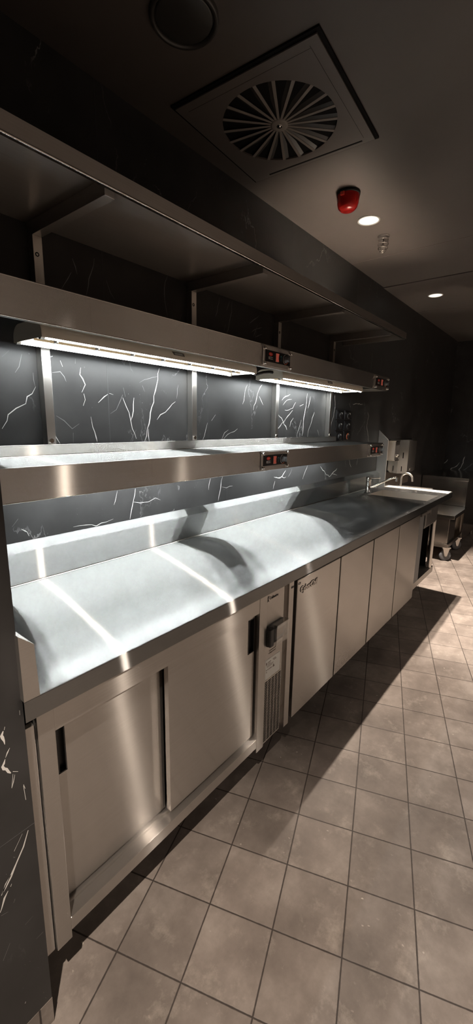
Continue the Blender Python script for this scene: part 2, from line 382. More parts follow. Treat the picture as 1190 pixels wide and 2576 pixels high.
A = (0, 650, .5042); B = (600, 650, .4958)
back_veins = [
 (A, .0036, 0, [[(178,640),(160,675),(135,690),(128,725),(80,748),(40,780),(35,810),(10,850)], [(255,650),(248,735)], [(260,848),(275,885),(300,925)],
   [(402,545),(398,580),(412,600),(425,630),(408,668)], [(418,675),(425,705),(415,735)], [(453,790),(462,840),(480,895),(485,915)],
   [(490,720),(520,690),(538,678)], [(545,673),(565,680)], [(612,695),(630,740),(650,800),(660,850),(680,900)], [(668,695),(665,760),(652,812)],
   [(783,805),(800,780),(845,745),(875,715)], [(740,850),(745,918)], [(1055,810),(1075,780)], [(300,510),(312,540)], [(240,495),(262,488)],
   [(105,1350),(125,1360),(135,1365),(145,1385)], [(870,1250),(863,1260)]]),
 (A, .0046, 0, [[(795,548),(775,660),(750,770),(735,850),(720,918)], [(1010,908),(1025,860),(1035,820)], [(675,1148),(665,1210),(655,1260),(648,1300)], [(1110,1090),(1100,1150),(1088,1210)]]),
 (A, .003, 0, [[(665,1215),(700,1220),(740,1215),(775,1195),(800,1205)], [(365,1340),(430,1330),(480,1335),(530,1315),(565,1300)], [(585,1160),(575,1210),(568,1230)],
   [(1050,1098),(1040,1155)], [(1105,1140),(1130,1145),(1160,1135)], [(1110,908),(1150,870),(1185,850)], [(1105,905),(1120,870),(1140,855)]]),
 (A, .0022, 1, [[(45,460),(10,490)], [(108,478),(95,540),(75,570)], [(550,775),(580,755),(600,710),(612,680)], [(880,700),(885,650),(890,630)], [(695,620),(720,605),(785,590)], [(710,635),(722,665)],
   [(260,570),(300,565),(320,590),(330,615)], [(650,915),(665,880),(680,855)], [(375,500),(375,525)], [(280,785),(320,810),(360,850),(395,825)], [(365,870),(365,920)], [(615,645),(625,690)], [(165,570),(175,640)],
   [(90,1300),(60,1340)]]),
 (A, .0028, 1, [[(360,0),(375,40),(385,80)], [(355,70),(320,130),(305,155)], [(470,0),(455,70),(440,140),(430,185)], [(530,110),(550,170),(572,205)], [(835,90),(820,150),(822,210),(835,290)], [(905,280),(895,310)],
   [(1095,195),(1075,290)], [(1145,215),(1130,260)], [(1158,215),(1150,290),(1130,375)], [(1125,330),(1118,360)]]),
 (B, .0055, 0, [[(488,690),(490,750),(482,800),(470,840),(465,880)], [(350,685),(345,730),(335,790),(328,850),(322,900)], [(245,870+0),(225,825),(200,790),(190,750)], [(185,880),(230,830),(250,800),(275,770)],
   [(120,640),(95,690),(75,770)], [(415,1055),(440,1090),(460,1108),(500,1065)], [(240,1075),(210,1115),(190,1110)], [(220,720),(240,700),(262,690)]]),
 (B, .004, 0, [[(385,780),(370,830),(355,870),(350,905)], [(365,700),(352,760)], [(225,745),(245,720),(270,715)], [(235,770),(275,760),(290,730)], [(400,870),(408,900)], [(295,905),(310,850),(318,820)], [(260,855),(265,830),(278,810)],
   [(562,735),(568,755)], [(655,780),(660,800),(650,850),(655,880),(660,930)], [(580,740),(630,740)], [(240,1110),(180,1110)], [(185,1130),(175,1170)], [(470,1095),(500,1100)], [(350,1050),(325,1120)],
   [(560,1020),(572,1060)], [(605,1010),(598,1050)], [(310,750),(330,740)], [(105,700),(125,745)], [(20,740),(45,640)]]),
 (B, .0035, 1, [[(640,830),(600,900)], [(270,1070),(250,1110)], [(105,290),(80,310),(55,330)], [(118,350),(65,375)], [(100,335),(75,400)], [(90,370),(85,400),(120,385)], [(680,480),(670,570)], [(725,500),(720,560)], [(575,480),(570,500)], [(540,1020),(545,1060)],
   [(250,1020),(310,1000),(330,1030)], [(222,370),(225,440)]]),
]
pillar_veins = [
 ((0, 1580, .16807), .005, 0, [[(45,1540),(20,1610),(35,1640),(60,1690),(70,1740)], [(75,1960),(55,2030),(35,2070),(55,2105),(95,2110),(125,2150),(160,2170)]]),
 ((0, 1580, .16807), .0026, 0, [[(70,1475),(60,1525)], [(145,1790),(110,1860),(80,1940)], [(190,2145),(270,2145)], [(220,2190),(200,2300),(180,2380)], [(350,2340),(375,2400)], [(290,1230),(295,1300)]]),
 ((0, 2200, .2521), .005, 0, [[(110,0),(60,90),(20,200)], [(80,160),(45,230),(15,340),(0,380)]]),
 ((0, 2200, .2521), .003, 0, [[(115,90),(105,120)], [(255,1265),(250,1285)]]),
 ((0, 1900, .588), .005, 0, [[(120,320),(100,390),(70,460),(45,520),(20,570),(5,600)]]),
 ((0, 1900, .588), .003, 0, [[(95,335),(60,410)], [(100,130),(110,190)], [(55,80),(50,140)]]),
 ((0, 2200, .2521), .0022, 1, [[(430,570),(360,640)], [(330,410),(250,500)], [(100,680),(30,860)], [(80,370),(10,410)], [(150,240),(135,280)]]),
]
far_veins = [
 (B, .009, 1, [[(1070,535),(1105,545)], [(1040,715),(1070,720)], [(1068,740),(1050,790),(1035,815)], [(1100,650),(1115,655)], [(990,905),(1015,920)], [(960,790),(950,840)], [(920,640),(905,700)], [(830,760),(815,800)]]),
 (B, .011, 0, [[(1010,1085),(1020,1060),(1035,1045),(1050,1035),(1062,1020)], [(1062,1085),(1080,1065),(1105,1055),(1122,1035)], [(1112,1085),(1135,1045),(1150,1005)]]),
 (B, .008, 1, [[(1125,1085),(1150,1070),(1190,1040)], [(1165,1270),(1190,1200)], [(1160,1245),(1175,1215)], [(1185,1160),(1190,1130)]]),
]

# ------------------------------------------------------------------ the room shell
X0, X1, YF = -2.6, 6.7, -3.4
o = Bx(X0, X1, YF, WALL+.1, -.06, 0).build('floor', FLOOR); struct(o)
o = Bx(X0, 3.83, YF, WALL+.1, CEIL, CEIL+.08)
o.box(3.83, X1, YF, WALL+.1, CEIL-.007, CEIL+.08)
# taped sheet joints
o.box(3.165, 3.170, YF, WALL, CEIL-.0012, CEIL, 1); o.box(4.77, 4.775, YF, WALL, CEIL-.0082, CEIL-.007, 1)
JT, _, _ = principled('ceiling_joint', (.15, .13, .12), .4)
o = o.build('ceiling', [CEILM, JT]); struct(o)
mb = Bx(.33, X1+.1, WALL, WALL+.1, 0, CEIL)
for x in (1.03, 1.615, 1.77, 2.35, 3.312):
    z0, z1 = (0.9, 1.12) if x == 1.77 else ((1.2, CEIL) if x != 3.312 else (.9, CEIL))
    mb.box(x, x+.0022, WALL-.0005, WALL, z0, z1, 3)
veins(mb, 'y', WALL, Vector((0, -1, 0)), back_veins)
struct(mb.build('wall_back', [MARBLE, VEIN, VEIN2, JOINT]))
mb = Bx(X0, .33, .818, WALL+.1, 0, CEIL)
veins(mb, 'y', .818, Vector((0, -1, 0)), pillar_veins)
mb.box(X0, .33, .8175, .818, .592, .5935, 3)
struct(mb.build('wall_left', [MARBLE, VEIN, VEIN2, JOINT]))
mb = Bx(X0, .3305, .8172, .818, 0, .076); mb.box(.300, .3008, .8168, .8172, 0, .076, 1)
struct(mb.build('baseboard_left', [FLOOR, JOINT]))
mb = Bx(X1, X1+.1, YF, WALL, 0, CEIL)
veins(mb, 'x', X1, Vector((-1, 0, 0)), far_veins)
for y in (.62, 1.22): mb.box(X1-.0005, X1, y, y+.004, 0, CEIL, 3)
struct(mb.build('wall_far', [MARBLE, VEIN, VEIN2, JOINT]))
struct(Bx(X1-.012, X1, YF, WALL, 0, .10).build('baseboard_far', FLOOR))
struct(Bx(X0-.1, X0, YF, .818, 0, CEIL).build('wall_rear', MARBLE))
WP, _, _ = principled('servery_wall_paint', (.20, .175, .155), .6)
struct(Bx(X0, X1, YF-.1, YF, 0, CEIL).build('wall_front', WP))

# ------------------------------------------------------------------ worktop
wt = thing('worktop', 'long stainless steel worktop with splashback running along the black marble wall', 'worktop', (2.2, 1.14, .852))
xs = [.36, 3.415, 3.762, 4.076]; ys = [.8055, .845, 1.312, 1.441]
mb = MB()
for i in range(3):
    for j in range(3):
        if (i, j) == (1, 1): continue
        mb.quad((xs[i], ys[j], .9), (xs[i+1], ys[j], .9), (xs[i+1], ys[j+1], .9), (xs[i], ys[j+1], .9))
# folded front edge with a tight radius, and the right-hand edge
mb.prism([(.8055, .9), (.8038, .8993), (.803, .8975), (.803, .852), (.8045, .852), (.8045, .897), (.8055, .8985)], .327, 4.076)
mb.quad((4.076, .803, .852), (4.076, 1.441, .852), (4.076, 1.441, .9), (4.076, .803, .9))
mb.quad((.36, .83, .852), (4.076, .83, .852), (4.076, .803, .852), (.36, .803, .852))
mb.build('work_surface', STEEL_TOP, wt)
MB().prism([(3.955, .9003), (3.956, .9025), (4.074, .9025), (4.0755, .9003)], .812, 1.37, 'y').build('raised_edge', STEEL_PALE, wt)
mb = MB()
mb.prism([(1.441, .9), (1.441, 1.016), (1.4785, 1.0425), (1.4785, .86), (1.445, .86)], .36, 4.0)
cove = [(1.4408-.006+.006*math.sin(i/6*PI/2), .9002+.006-.006*math.cos(i/6*PI/2)) for i in range(7)]
vs_ = [(.361, a, b) for a, b in cove]+[(3.999, a, b) for a, b in cove]
mb.add(vs_, [(i, i+1, 8+i, 7+i) for i in range(6)], 1, True)
mb.build('splashback', [STEEL_TOP, POLISH], wt)
mb = MB()
mb.prism([(.327, .8995), (.3605, .8995), (.357, 1.017), (.327, 1.045)], .803, 1.478, 'y')
mb.build('side_upstand', STEEL, wt)
mb = MB()
mb.prism([(1.4785, .9), (1.385, .9), (1.385, 1.334), (1.4785, 1.424)], 4.0, 4.009)
mb.build('end_splash_panel', STEEL_PALE, wt)
mb = MB()   # sink bowl, open box
bx0, bx1, by0, by1, bz = 3.415, 3.762, .845, 1.312, .68
mb.quad((bx0, by0, bz), (bx1, by0, bz), (bx1, by1, bz), (bx0, by1, bz))
mb.quad((bx0, by0, bz), (bx0, by1, bz), (bx0, by1, .9), (bx0, by0, .9)); mb.quad((bx1, by0, bz), (bx1, by1, bz), (bx1, by1, .9), (bx1, by0, .9))
mb.quad((bx0, by0, bz), (bx1, by0, bz), (bx1, by0, .9), (bx0, by0, .9)); mb.quad((bx0, by1, bz), (bx1, by1, bz), (bx1, by1, .9), (bx0, by1, .9))
sb = mb.build('sink_bowl', SATIN, wt)
MB().lathe((3.59, 1.08, bz+.001), [(0, .002), (.03, .002), (.042, .004), (.045, 0)]).build('drain', CHROME, sb)

# ------------------------------------------------------------------ sliding-door cabinet
FY = .84
cab = thing('sliding_door_cabinet', 'stainless steel base cabinet with two sliding doors under the left end of the worktop', 'cabinet', (.8, 1.1, 0))
mb = MB()
mb.box(.404, 1.207, FY+.002, FY+.02, .766, .85)                 # header
mb.box(.404, 1.207, FY, .93, .181, .221, bev=.0015)             # bottom rail with track ledge
mb.box(.366, 1.25, .935, 1.43, .181, .2)                         # floor
mb.box(.366, 1.25, 1.42, 1.43, .2, .85); mb.box(1.235, 1.25, .9, 1.43, .2, .85); mb.box(.366, .38, .9, 1.43, .2, .85)
mb.box(.404, 1.207, .872, .876, .221, .229)                     # track rib
mb.build('carcass', STEEL, cab)
for a, b in ((.364, .404), (1.207, 1.255)):
    Bx(a, b, FY, .9, .157, .85, bev=.0015).build('upright', STEEL, cab)
Bx(.338, .3605, FY+.006, .86, .163, .806, bev=.001).build('filler_strip', STEEL, cab)
for x in (.39, 1.225):
    MB().cyl((x, 1.02, 0), .019, .182).build('foot', BLACK, cab)
def sliding_door(x0, x1, y, hx0, hx1, hz0, hz1, z0, z1, lab):
    mb = MB(); t = .018
    for a in ((x0, hx0, z0, z1), (hx1, x1, z0, z1), (hx0, hx1, z0, hz0), (hx0, hx1, hz1, z1)):
        if a[1]-a[0] > .0005: mb.box(a[0], a[1], y, y+t, a[2], a[3])
    d = mb.build('door', STEEL, cab); d['label'] = lab
    mb = MB()
    r = .003
    mb.box(hx0, hx0+r, y-.0012, y+.012, hz0, hz1); mb.box(hx1-r, hx1, y-.0012, y+.012, hz0, hz1); mb.box(hx0, hx1, y-.0012, y+.012, hz0, hz0+r); mb.box(hx0, hx1, y-.0012, y+.012, hz1-r, hz1)
    mb.box(hx0, hx1, y+.012, y+.0135, hz0, hz1)
    h = mb.build('recessed_handle', BLACK, d)
sliding_door(.404, .765, .888, .4262, .4485, .604, .735, .229, .80, 'rear sliding door with black finger pull at its left')
sliding_door(.7625, 1.198, .858, 1.160, 1.1965, .609, .748, .235, .80, 'front sliding door with black finger pull at its right')

# ------------------------------------------------------------------ under-counter fridge
fr = thing('undercounter_fridge', 'stainless four-door undercounter fridge with a grilled motor bay at its left', 'fridge', (2.3, 1.1, 0))
mb = MB()
mb.box(1.258, 3.262, .89, 1.43, .16, .845)
mb.build('cabinet_body', DARK, fr)
mb = MB(); mb.box(1.256, 1.384, .846, .89, .16, .85, bev=.001)
mp = mb.build('motor_panel', STEEL, fr)
mb = MB(); mb.box(1.384, 1.412, .866, .89, .16, .85)
for z in (.60, .50, .24): mb.cyl((1.395, .866, z), .005, -.003, 'y', 12, 1)
mb.build('side_recess', [STEEL_DARK, CHROME], fr)
mb = MB(); mb.box(1.412, 1.449, FY, .895, .151, .848, bev=.001)
mb.box(1.426, 1.446, FY-.0006, FY, .797, .806, 1)
mb.build('frame_post', [STEEL, INK], fr)
# grille: slots
mb = MB(); y = .8452
mb.box(1.2585, 1.3815, .8455, .8462, .163, .452)
nx, nz = 5, 36
for i in range(nx):
    for j in range(nz):
        cx = 1.2595+ (i+.5)*(.121/nx); z = .168+(j+.5)*(.278/nz)
        mb.box(cx-.0095, cx+.0095, y-.0002, y+.0004, z-.0022, z+.0022, 1)
mb.build('ventilation_grille', [STEEL, DARK], mp)
mb = MB(); mb.box(1.2585, 1.366, .8445, .846, .456, .540)
def ink(x0, x1, z0, z1, mi=1): mb.box(x0, x1, .8441, .8445, z0, z1, mi)
ink(1.2655, 1.272, .519, .530); ink(1.277, 1.299, .526, .529); ink(1.277, 1.296, .519, .5215); ink(1.313, 1.334, .527, .5295); ink(1.318, 1.338, .5215, .524); ink(1.268, 1.318, .5125, .5145); ink(1.272, 1.312, .507, .5085)
for x in (1.267, 1.277, 1.286, 1.294, 1.301): ink(x, x+.004, .494, .499)
ink(1.267, 1.272, .4855, .489)
mb.prism([(1.312, .492), (1.327, .492), (1.3195, .506)], .8441, .8445, 'y', 1)
mb.build('rating_label', [LABEL, TINT], mp)
# digital controller under a clear hinged cover
mb = MB(); mb.box(1.262, 1.375, .838, .846, .602, .690, bev=.003)
ct = mb.build('controller', BLACK, mp)
mb = MB(); mb.box(1.257, 1.285, .822, .838, .606, .684, bev=.005); mb.build('rocker_switch_housing', BLACK, ct)
mb = MB(); mb.box(1.30, 1.372, .832, .839, .618, .668, bev=.002); mb.box(1.310, 1.362, .8316, .832, .628, .660, 1); mb.build('display', [GREYP, TINT], ct)
mb = MB()
mb.box(1.292, 1.380, .816, .8175, .606, .684); mb.box(1.292, 1.2935, .816, .839, .606, .690); mb.box(1.3785, 1.380, .816, .839, .606, .690)
mb.box(1.292, 1.380, .816, .839, .684, .690); mb.box(1.292, 1.380, .816, .836, .604, .606)
mb.box(1.292, 1.380, .814, .816, .676, .690, 1)
mb.build('clear_cover', [CLEAR, CLEAR], ct)
def face_m(x, y, z, shear=0., sx=1.): return Matrix(((sx, shear, 0, x), (0, 0, -1, y), (0, 1, 0, z), (0, 0, 0, 1)))
mb = MB()
mb.text('Culinaire', face_m(1.277, .8455, .796, .1), .0165)
mb.tube([(1.262, .8457, .790), (1.272, .8457, .811)], .0014, 6); mb.tube([(1.272, .8457, .790), (1.262, .8457, .811)], .0014, 6)
mb.cyl((1.2625, .8457, .811), .0026, -.0004, 'y', 10); mb.cyl((1.2715, .8457, .811), .0026, -.0004, 'y', 10)
mb.build('maker_logo', INK, mp)
mb = MB(); mb.text('Commercial', face_m(1.285, .8457, .572), .010, .0003); mb.text('refrigeration', face_m(1.283, .8457, .562), .010, .0003); mb.build('etched_notice', TINT, mp)
# doors
DX = [(1.479, 1.893), (1.906, 2.334), (2.350, 2.791), (2.806, 3.258)]
for i, (a, b) in enumerate(DX):
    d = Bx(a, b, FY, .885, .160, .818, bev=.0025).build('door', STEEL, fr)
    MB().box(a+.006, b-.006, .885, .892, .17, .81).build('gasket', BLACK, d)
    if i == 0:
        d['label'] = 'fridge door with a raised lettered badge at its top left'
        mb = MB()
        w = mb.text('CyberChill', face_m(0, 0, 0), .034, offset=.0)
        mb = MB(); k = .150/w
        mb.text('CyberChill', face_m(1.500, FY-.0005, .758, .12, k), .034, .0006, 1, .0022)
        mb.text('CyberChill', face_m(1.500, FY-.0022, .758, .12, k), .034, .0006, 0, .0)
        mb.text('C3', face_m(1.484, FY-.0005, .796, .0, 1.2), .013, .0004, 1, .0004)
        mb.build('badge', [SATIN, INK], d)
for x in (1.47, 1.90, 2.29, 2.784, 3.24):
    f = MB().cyl((x, 1.0, 0), .016, .165).build('foot', BLACK, fr)
    MB().box(x-.016, x+.010, .893, .8945, .128, .162, bev=.0005).build('foot_tag', WHITEP, f)

# ------------------------------------------------------------------ open sink cabinet
sk = thing('open_sink_cabinet', 'open-fronted steel cabinet under the sink at the far end of the worktop', 'cabinet', (3.55, 1.1, 0))
mb = MB()
mb.box(3.275, 3.86, .848, 1.43, .21, .262, bev=.0015)
mb.build('base_shelf', STEEL, sk)
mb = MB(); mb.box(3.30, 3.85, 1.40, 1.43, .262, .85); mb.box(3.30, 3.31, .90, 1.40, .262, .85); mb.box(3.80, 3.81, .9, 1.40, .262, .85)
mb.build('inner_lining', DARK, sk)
mb = MB(); mb.box(3.266, 3.402, .848, .866, .262, .80); mb.build('side_filler', GREYP, sk)
mb = MB(); mb.box(3.405, 3.735, .832, .843, .700, .8515, bev=.001); mb.build('bowl_front_panel', STEEL, sk)
mb = MB(); mb.box(3.26, 3.515, .828, .842, .802, .822, bev=.001); mb.box(3.497, 3.515, .828, .842, .786, .804); mb.build('support_bracket', BLACKMETAL, sk)
mb = MB(); mb.tube([(3.79, .866, .8515), (3.79, .866, .263)], .02, 20); mb.build('front_post', SATIN, sk)
for x, y in ((3.33, 1.02), (3.74, 1.02), (3.33, 1.38), (3.74, 1.38)):
    MB().cyl((x, y, 0), .019, .21).build('foot', BLACK, sk)

# ------------------------------------------------------------------ taps
tp = thing('mixer_tap', 'chrome lever mixer tap with a long straight spout over the sink', 'tap', (3.5, 1.35, .9005))
MB().lathe((3.5, 1.35, .9005), [(0, 0), (.026, 0), (.026, .008), (.0205, .012), (.0205, .098), (.022, .100), (.022, .128), (.019, .132), (0, .132)]).build('tap_body', CHROME, tp)
MB().tube([(3.5, 1.345, .945), (3.512, 1.31, .958), (3.545, 1.21, 1.015), (3.557, 1.172, 1.036), (3.561, 1.155, 1.041), (3.564, 1.142, 1.041), (3.566, 1.135, 1.037)], [.0085, .0085, .0075, .0075, .0075, .0075, .0075], 12).cyl((3.566, 1.135, 1.010), .0115, .03).build('spout', CHROME, tp)
MB().tube([(3.5, 1.35, 1.026), (3.53, 1.285, 1.028), (3.54, 1.265, 1.030)], [.0045, .0038, .0034], 8).build('lever', CHROME, tp)
gp = [(4.42, 1.365, .845), (4.42, 1.365, .94)]
for i in range(1, 13):
    a = PI*i/12; gp.append((4.42, 1.31+.055*math.cos(a), .94+.055*math.sin(a)))
gp.append((4.42, 1.252, .915))
tg = tag(MB().tube(gp, .0115, 14).lathe((4.42, 1.365, .838), [(0, 0), (.024, 0), (.024, .006), (.013, .012)]).build('gooseneck_tap', SATIN), 'steel gooseneck tap standing behind the worktop below the towel dispenser', 'tap')
hb = thing('hand_basin', 'small steel hand basin against the wall beyond the end of the worktop', 'basin', (4.42, 1.29, .6))
mb = MB()
hx = [4.2, 4.245, 4.6, 4.64]; hy = [1.10, 1.14, 1.34, 1.474]
for i in range(3):
    for j in range(3):
        if (i, j) != (1, 1): mb.box(hx[i], hx[i+1], hy[j], hy[j+1], .812, .838)
mb.build('rim', STEEL, hb)
mb = MB(); 
for a in ((4.240, 4.247, 1.135, 1.345), (4.598, 4.605, 1.135, 1.345), (4.247, 4.598, 1.135, 1.142), (4.247, 4.598, 1.338, 1.345)): mb.box(*a, .66, .812)
mb.box(4.24, 4.605, 1.135, 1.345, .65, .66); mb.build('bowl', SATIN, hb)
mb = MB().tube([(4.42, 1.24, .65), (4.42, 1.24, .5), (4.42, 1.30, .47), (4.42, 1.47, .47)], .02, 12); mb.build('waste_pipe', WHITEP, hb)
sp = tag(Bx(4.012, 5.02, WALL-.006, WALL-.0005, .838, 1.33).build('wall_splash_sheet', MIRROR), 'polished steel splash sheet on the wall behind the hand basin', 'splashback')

# dispensers on the back wall
pd = thing('paper_towel_dispenser', 'tall stainless paper towel dispenser with two sight slots on the wall past the worktop', 'dispenser', (4.74, 1.42, .97))
mb = MB()
yb = WALL-.006
mb.prism([(yb, .965), (1.40, .970), (1.372, .995), (1.372, 1.312), (1.385, 1.322), (yb, 1.322)], 4.605, 4.872)
mb.build('housing', SATIN, pd)
Bx(4.6035, 4.605, 1.418, 1.428, 1.13, 1.19).build('sight_slot', DARK, pd); Bx(4.6035, 4.605, 1.425, 1.434, .99, 1.045).build('sight_slot', DARK, pd)
mb = MB(); mb.box(4.70, 4.80, 1.3695, 1.372, .998, 1.02); mb.build('tear_lip', SATIN, pd)
sd = thing('soap_dispenser', 'boxy stainless soap dispenser with a round lock beside the towel dispenser', 'dispenser', (4.18, 1.42, 1.13))
mb = MB(); mb.box(4.125, 4.235, 1.352, yb, 1.135, 1.325, bev=.004); mb.build('housing', SATIN, sd)
for za in (1.318, 1.133): Bx(4.120, 4.240, 1.347, yb, za, za+.009, bev=.002).build('trim_rim', CHROME, sd)
mb = MB(); mb.cyl((4.20, 1.352, 1.178), .012, -.012, 'y', 16); mb.build('lock', CHROME, sd)

# ------------------------------------------------------------------ wall posts with shelf brackets
POSTX = [.768, 1.485, 2.198, 2.910]
names = ['leftmost', 'second from left', 'third from left', 'rightmost']
for i, x in enumerate(POSTX):
    t = thing('shelf_post', 'steel wall post with bracket arm under the top shelf, %s of the four' % names[i], 'post', (x, 1.46, 1.345), 'wall posts carrying the gantry')
    w = .0155
    mb = MB(); mb.box(x-w, x+w, 1.446, WALL-.0005, 1.3405, 2.04, bev=.001); mb.build('upright', SATIN, t)
    mb = MB(); mb.box(x-w, x+w, 1.055, WALL-.0005, 2.0402, 2.0805, bev=.001); mb.build('bracket_arm', STEEL_DARK, t)
    MB().cyl((x-.003, 1.446, 1.392), .008, -.006, 'y', 12).build('screw', CHROME, t)
    MB().lathe((x-.004, 1.446, 1.985), [(.0065, 0), (.0065, -.0012), (.004, -.0012), (.004, .0005), (0, .0005)], 16, axis='y').build('fixing_hole', DARK, t)

# ------------------------------------------------------------------ top shelf
ts = thing('top_shelf', 'long plain steel shelf highest on the wall above the heated gantry', 'shelf', (1.7, 1.25, 2.04))
mb = MB()
mb.box(.335, 3.112, 1.018, WALL-.0005, 2.081, 2.0845)
mb.quad((.336, 1.019, 2.0847), (3.111, 1.019, 2.0847), (3.111, 1.479, 2.0847), (.336, 1.479, 2.0847), 1)
mb.build('deck', [STEEL_DARK, SHELFTOP], ts)
mb = MB()
mb.box(.335, 3.112, 1.016, 1.018, 2.044, 2.0845); mb.box(.335, 3.112, 1.016, 1.031, 2.0435, 2.045, 1); mb.box(3.1105, 3.1125, 1.018, WALL-.0005, 2.044, 2.0845); mb.box(3.098, 3.112, 1.018, WALL-.001, 2.0435, 2.045)
mb.tube([(.335, 1.0185, 2.0445), (3.112, 1.0185, 2.0445)], .0035, 10, 1)
mb.build('folded_lip', [STEEL_DARK, POLISH], ts)

# ------------------------------------------------------------------ gantry shelves
GX0, GX1, GY = .3305, 3.150, 1.13
def gantry(name, label, z0, z1, upstand):
    t = thing(name, label, 'shelf', (1.7, 1.3, z0))
    mb = MB(); mb.prism([(GY, z0), (GY+.002, z0), (GY+.002, z1), (GY, z1)], GX0, GX1)
    mb.box(GX1-.002, GX1, GY, WALL-.0005, z0, z1)
    mb.tube([(GX0, GY+.0016, z0+.001), (GX1, GY+.0016, z0+.001)], .0021, 10, 1)
    mb.tube([(GX0, GY+.0012, z1-.0008), (GX1, GY+.0012, z1-.0008)], .0016, 10, 1)
    for x in ((.742, 1.237) if not upstand else (.95,)): mb.box(x, x+.0012, GY-.0003, GY, z0+.003, z1-.003)
    mb.build('fascia', [STEEL, POLISH], t)
    mb = MB(); mb.box(GX0, GX1, GY+.002, WALL-.0005, z1-.002, z1); mb.build('deck', STEEL_TOP, t)
    mb = MB(); mb.box(GX0, GX1, GY+.002, GY+.022, z0, z0+.0015); mb.build('return_lip', SATIN, t)
    mb = MB(); mb.box(2.935, GX1, GY+.022, WALL-.036, z0, z0+.0015); mb.build('end_closing_plate', SATIN, t)
    if upstand:
        mb = MB(); mb.box(GX0, 3.02, 1.443, 1.4455, z1, z1+.0385); mb.box(GX0, 3.02, 1.4428, 1.4457, z1+.0375, z1+.0395); cove = [(1.4428-.005+.005*math.sin(i/6*PI/2), z1+.0002+.005-.005*math.cos(i/6*PI/2)) for i in range(7)]
        mb.add([(GX0+.001, a, b) for a, b in cove]+[(3.019, a, b) for a, b in cove], [(i, i+1, 8+i, 7+i) for i in range(6)], 1, True)
        mb.tube([(GX0, 1.4437, z1+.039), (3.02, 1.4437, z1+.039)], .0014, 8, 1)
        mb.build('back_upstand', [STEEL, POLISH], t)
    return t
gantry('gantry_shelf', 'lower heated gantry shelf of brushed steel just above the worktop', 1.2465, 1.339, True)
gantry('gantry_beam', 'upper heated gantry beam of brushed steel below the top shelf', 1.709, 1.803, False)

# ------------------------------------------------------------------ heat-lamp hoods
def hood(x0, x1, zt, ztop, label):
    h = .050; yf, yb = 1.215, 1.385; zb = zt-h
    t = thing('heat_lamp', label, 'lamp', ((x0+x1)/2, (yf+yb)/2, zb), 'strip heat lamps under the gantry')
    prof = [(yb, zb), (yb, zb+.012)]
    for i in range(0, 9):
        a = i/8*PI/2; prof.append((yb-.040*(1-math.cos(a))-.0, zb+.012+(h-.012)*math.sin(a)))
    for i in range(0, 9):
        a = PI/2-i/8*PI/2; prof.append((yf+.034*(1-math.cos(a)), zb+.012+(h-.012)*math.sin(a)))
    prof.append((yf, zb))
    n = len(prof)
    # outer shell (open below) and end plates
    mb = MB()
    vs = [(x0, p[0], p[1]) for p in prof]+[(x1, p[0], p[1]) for p in prof]
    mb.add(vs, [(i, i+1, n+i+1, n+i) for i in range(n-1)], 0, True)
    k = int((x1-x0)/.2)
    for i in range(k):
        xa = x0+.05+i*(x1-x0-.08)/k; mb.box(xa, xa+.10, yf+.0135, yf+.019, zb+.0388, zb+.0402, 1)
    mb.build('hood_shell', [HOOD, SATIN], t)
    for xx in (x0, x1): MB().prism(prof, xx-.0008, xx+.0008).build('end_plate', HOOD, t)
    for xx in (x0+.12, x1-.12): MB().box(xx-.01, xx+.01, (yf+yb)/2-.02, (yf+yb)/2+.02, zt-.002, ztop).build('hanger', SATIN, t)
    inn = MB(); inn.box(x0+.001, x1-.001, yf+.004, yb-.004, zb+.016, zb+.0175)
    inn.box(x0+.03, x1-.03, yf+.072, yf+.098, zb+.010, zb+.016)
    for i in range(7):
        xa = x0+.08+i*(x1-x0-.16)/6; inn.box(xa, xa+.006, yf+.065, yf+.105, zb+.002, zb+.012)
    inn.build('reflector', HOODIN, t)
    MB().tube([(x0+.02, yf+.085, zb+.006), (x1-.02, yf+.085, zb+.006)], .0035, 8).build('heating_element', GLOW, t)
    for yy in (yf+.0125, yb-.0125):
        MB().tube([(x0+.012, yy, zb+.004), (x1-.012, yy, zb+.004)], .0062, 12).build('light_tube', TUBE, t)
    for xx in (x0+.006, x1-.006):
        for yy in (yf+.0125, yb-.0125): MB().cyl((xx-.006, yy, zb+.004), .0092, .012, 'x', 14).build('tube_socket', SATIN, t)
    mb = MB(); xm = (x0+x1)/2+.02
    mb.prism([(xm-.03, zb+.0155), (xm+.026, zb+.0155), (xm+.02, zb+.0265), (xm-.038, zb+.0265)], yf-.0006, yf+.004, 'y')
    mb.prism([(xm-.024, zb+.018), (xm+.014, zb+.018), (xm+.012, zb+.024), (xm-.028, zb+.024)], yf-.001, yf, 'y', 1)
    mb.build('maker_plate', [TINT, SATIN], t)
    return t
hood(.638, 1.662, 1.741, 1.8005, 'long lit heat lamp under the upper beam, nearest the camera')
hood(1.888, 2.912, 1.741, 1.8005, 'lit heat lamp under the upper beam, further right past the red switches')
hood(.638, 1.662, 1.291, 1.3365, 'heat lamp hidden under the lower shelf, lighting the near worktop')
hood(1.888, 2.912, 1.291, 1.3365, 'heat lamp hidden under the lower shelf, lighting the middle worktop')
for z, lab in ((1.722, 'black flex looping between the two upper heat lamps'), (1.272, 'black flex looping between the two lower heat lamps')):
    tag(MB().tube([(1.6628, 1.28, z), (1.70, 1.285, z+.001), (1.73, 1.295, z-.014), (1.77, 1.30, z-.020), (1.82, 1.29, z-.006), (1.86, 1.28, z), (1.8872, 1.28, z)], .0075, 10).build('flex_cable', BLACK), lab, 'cable')

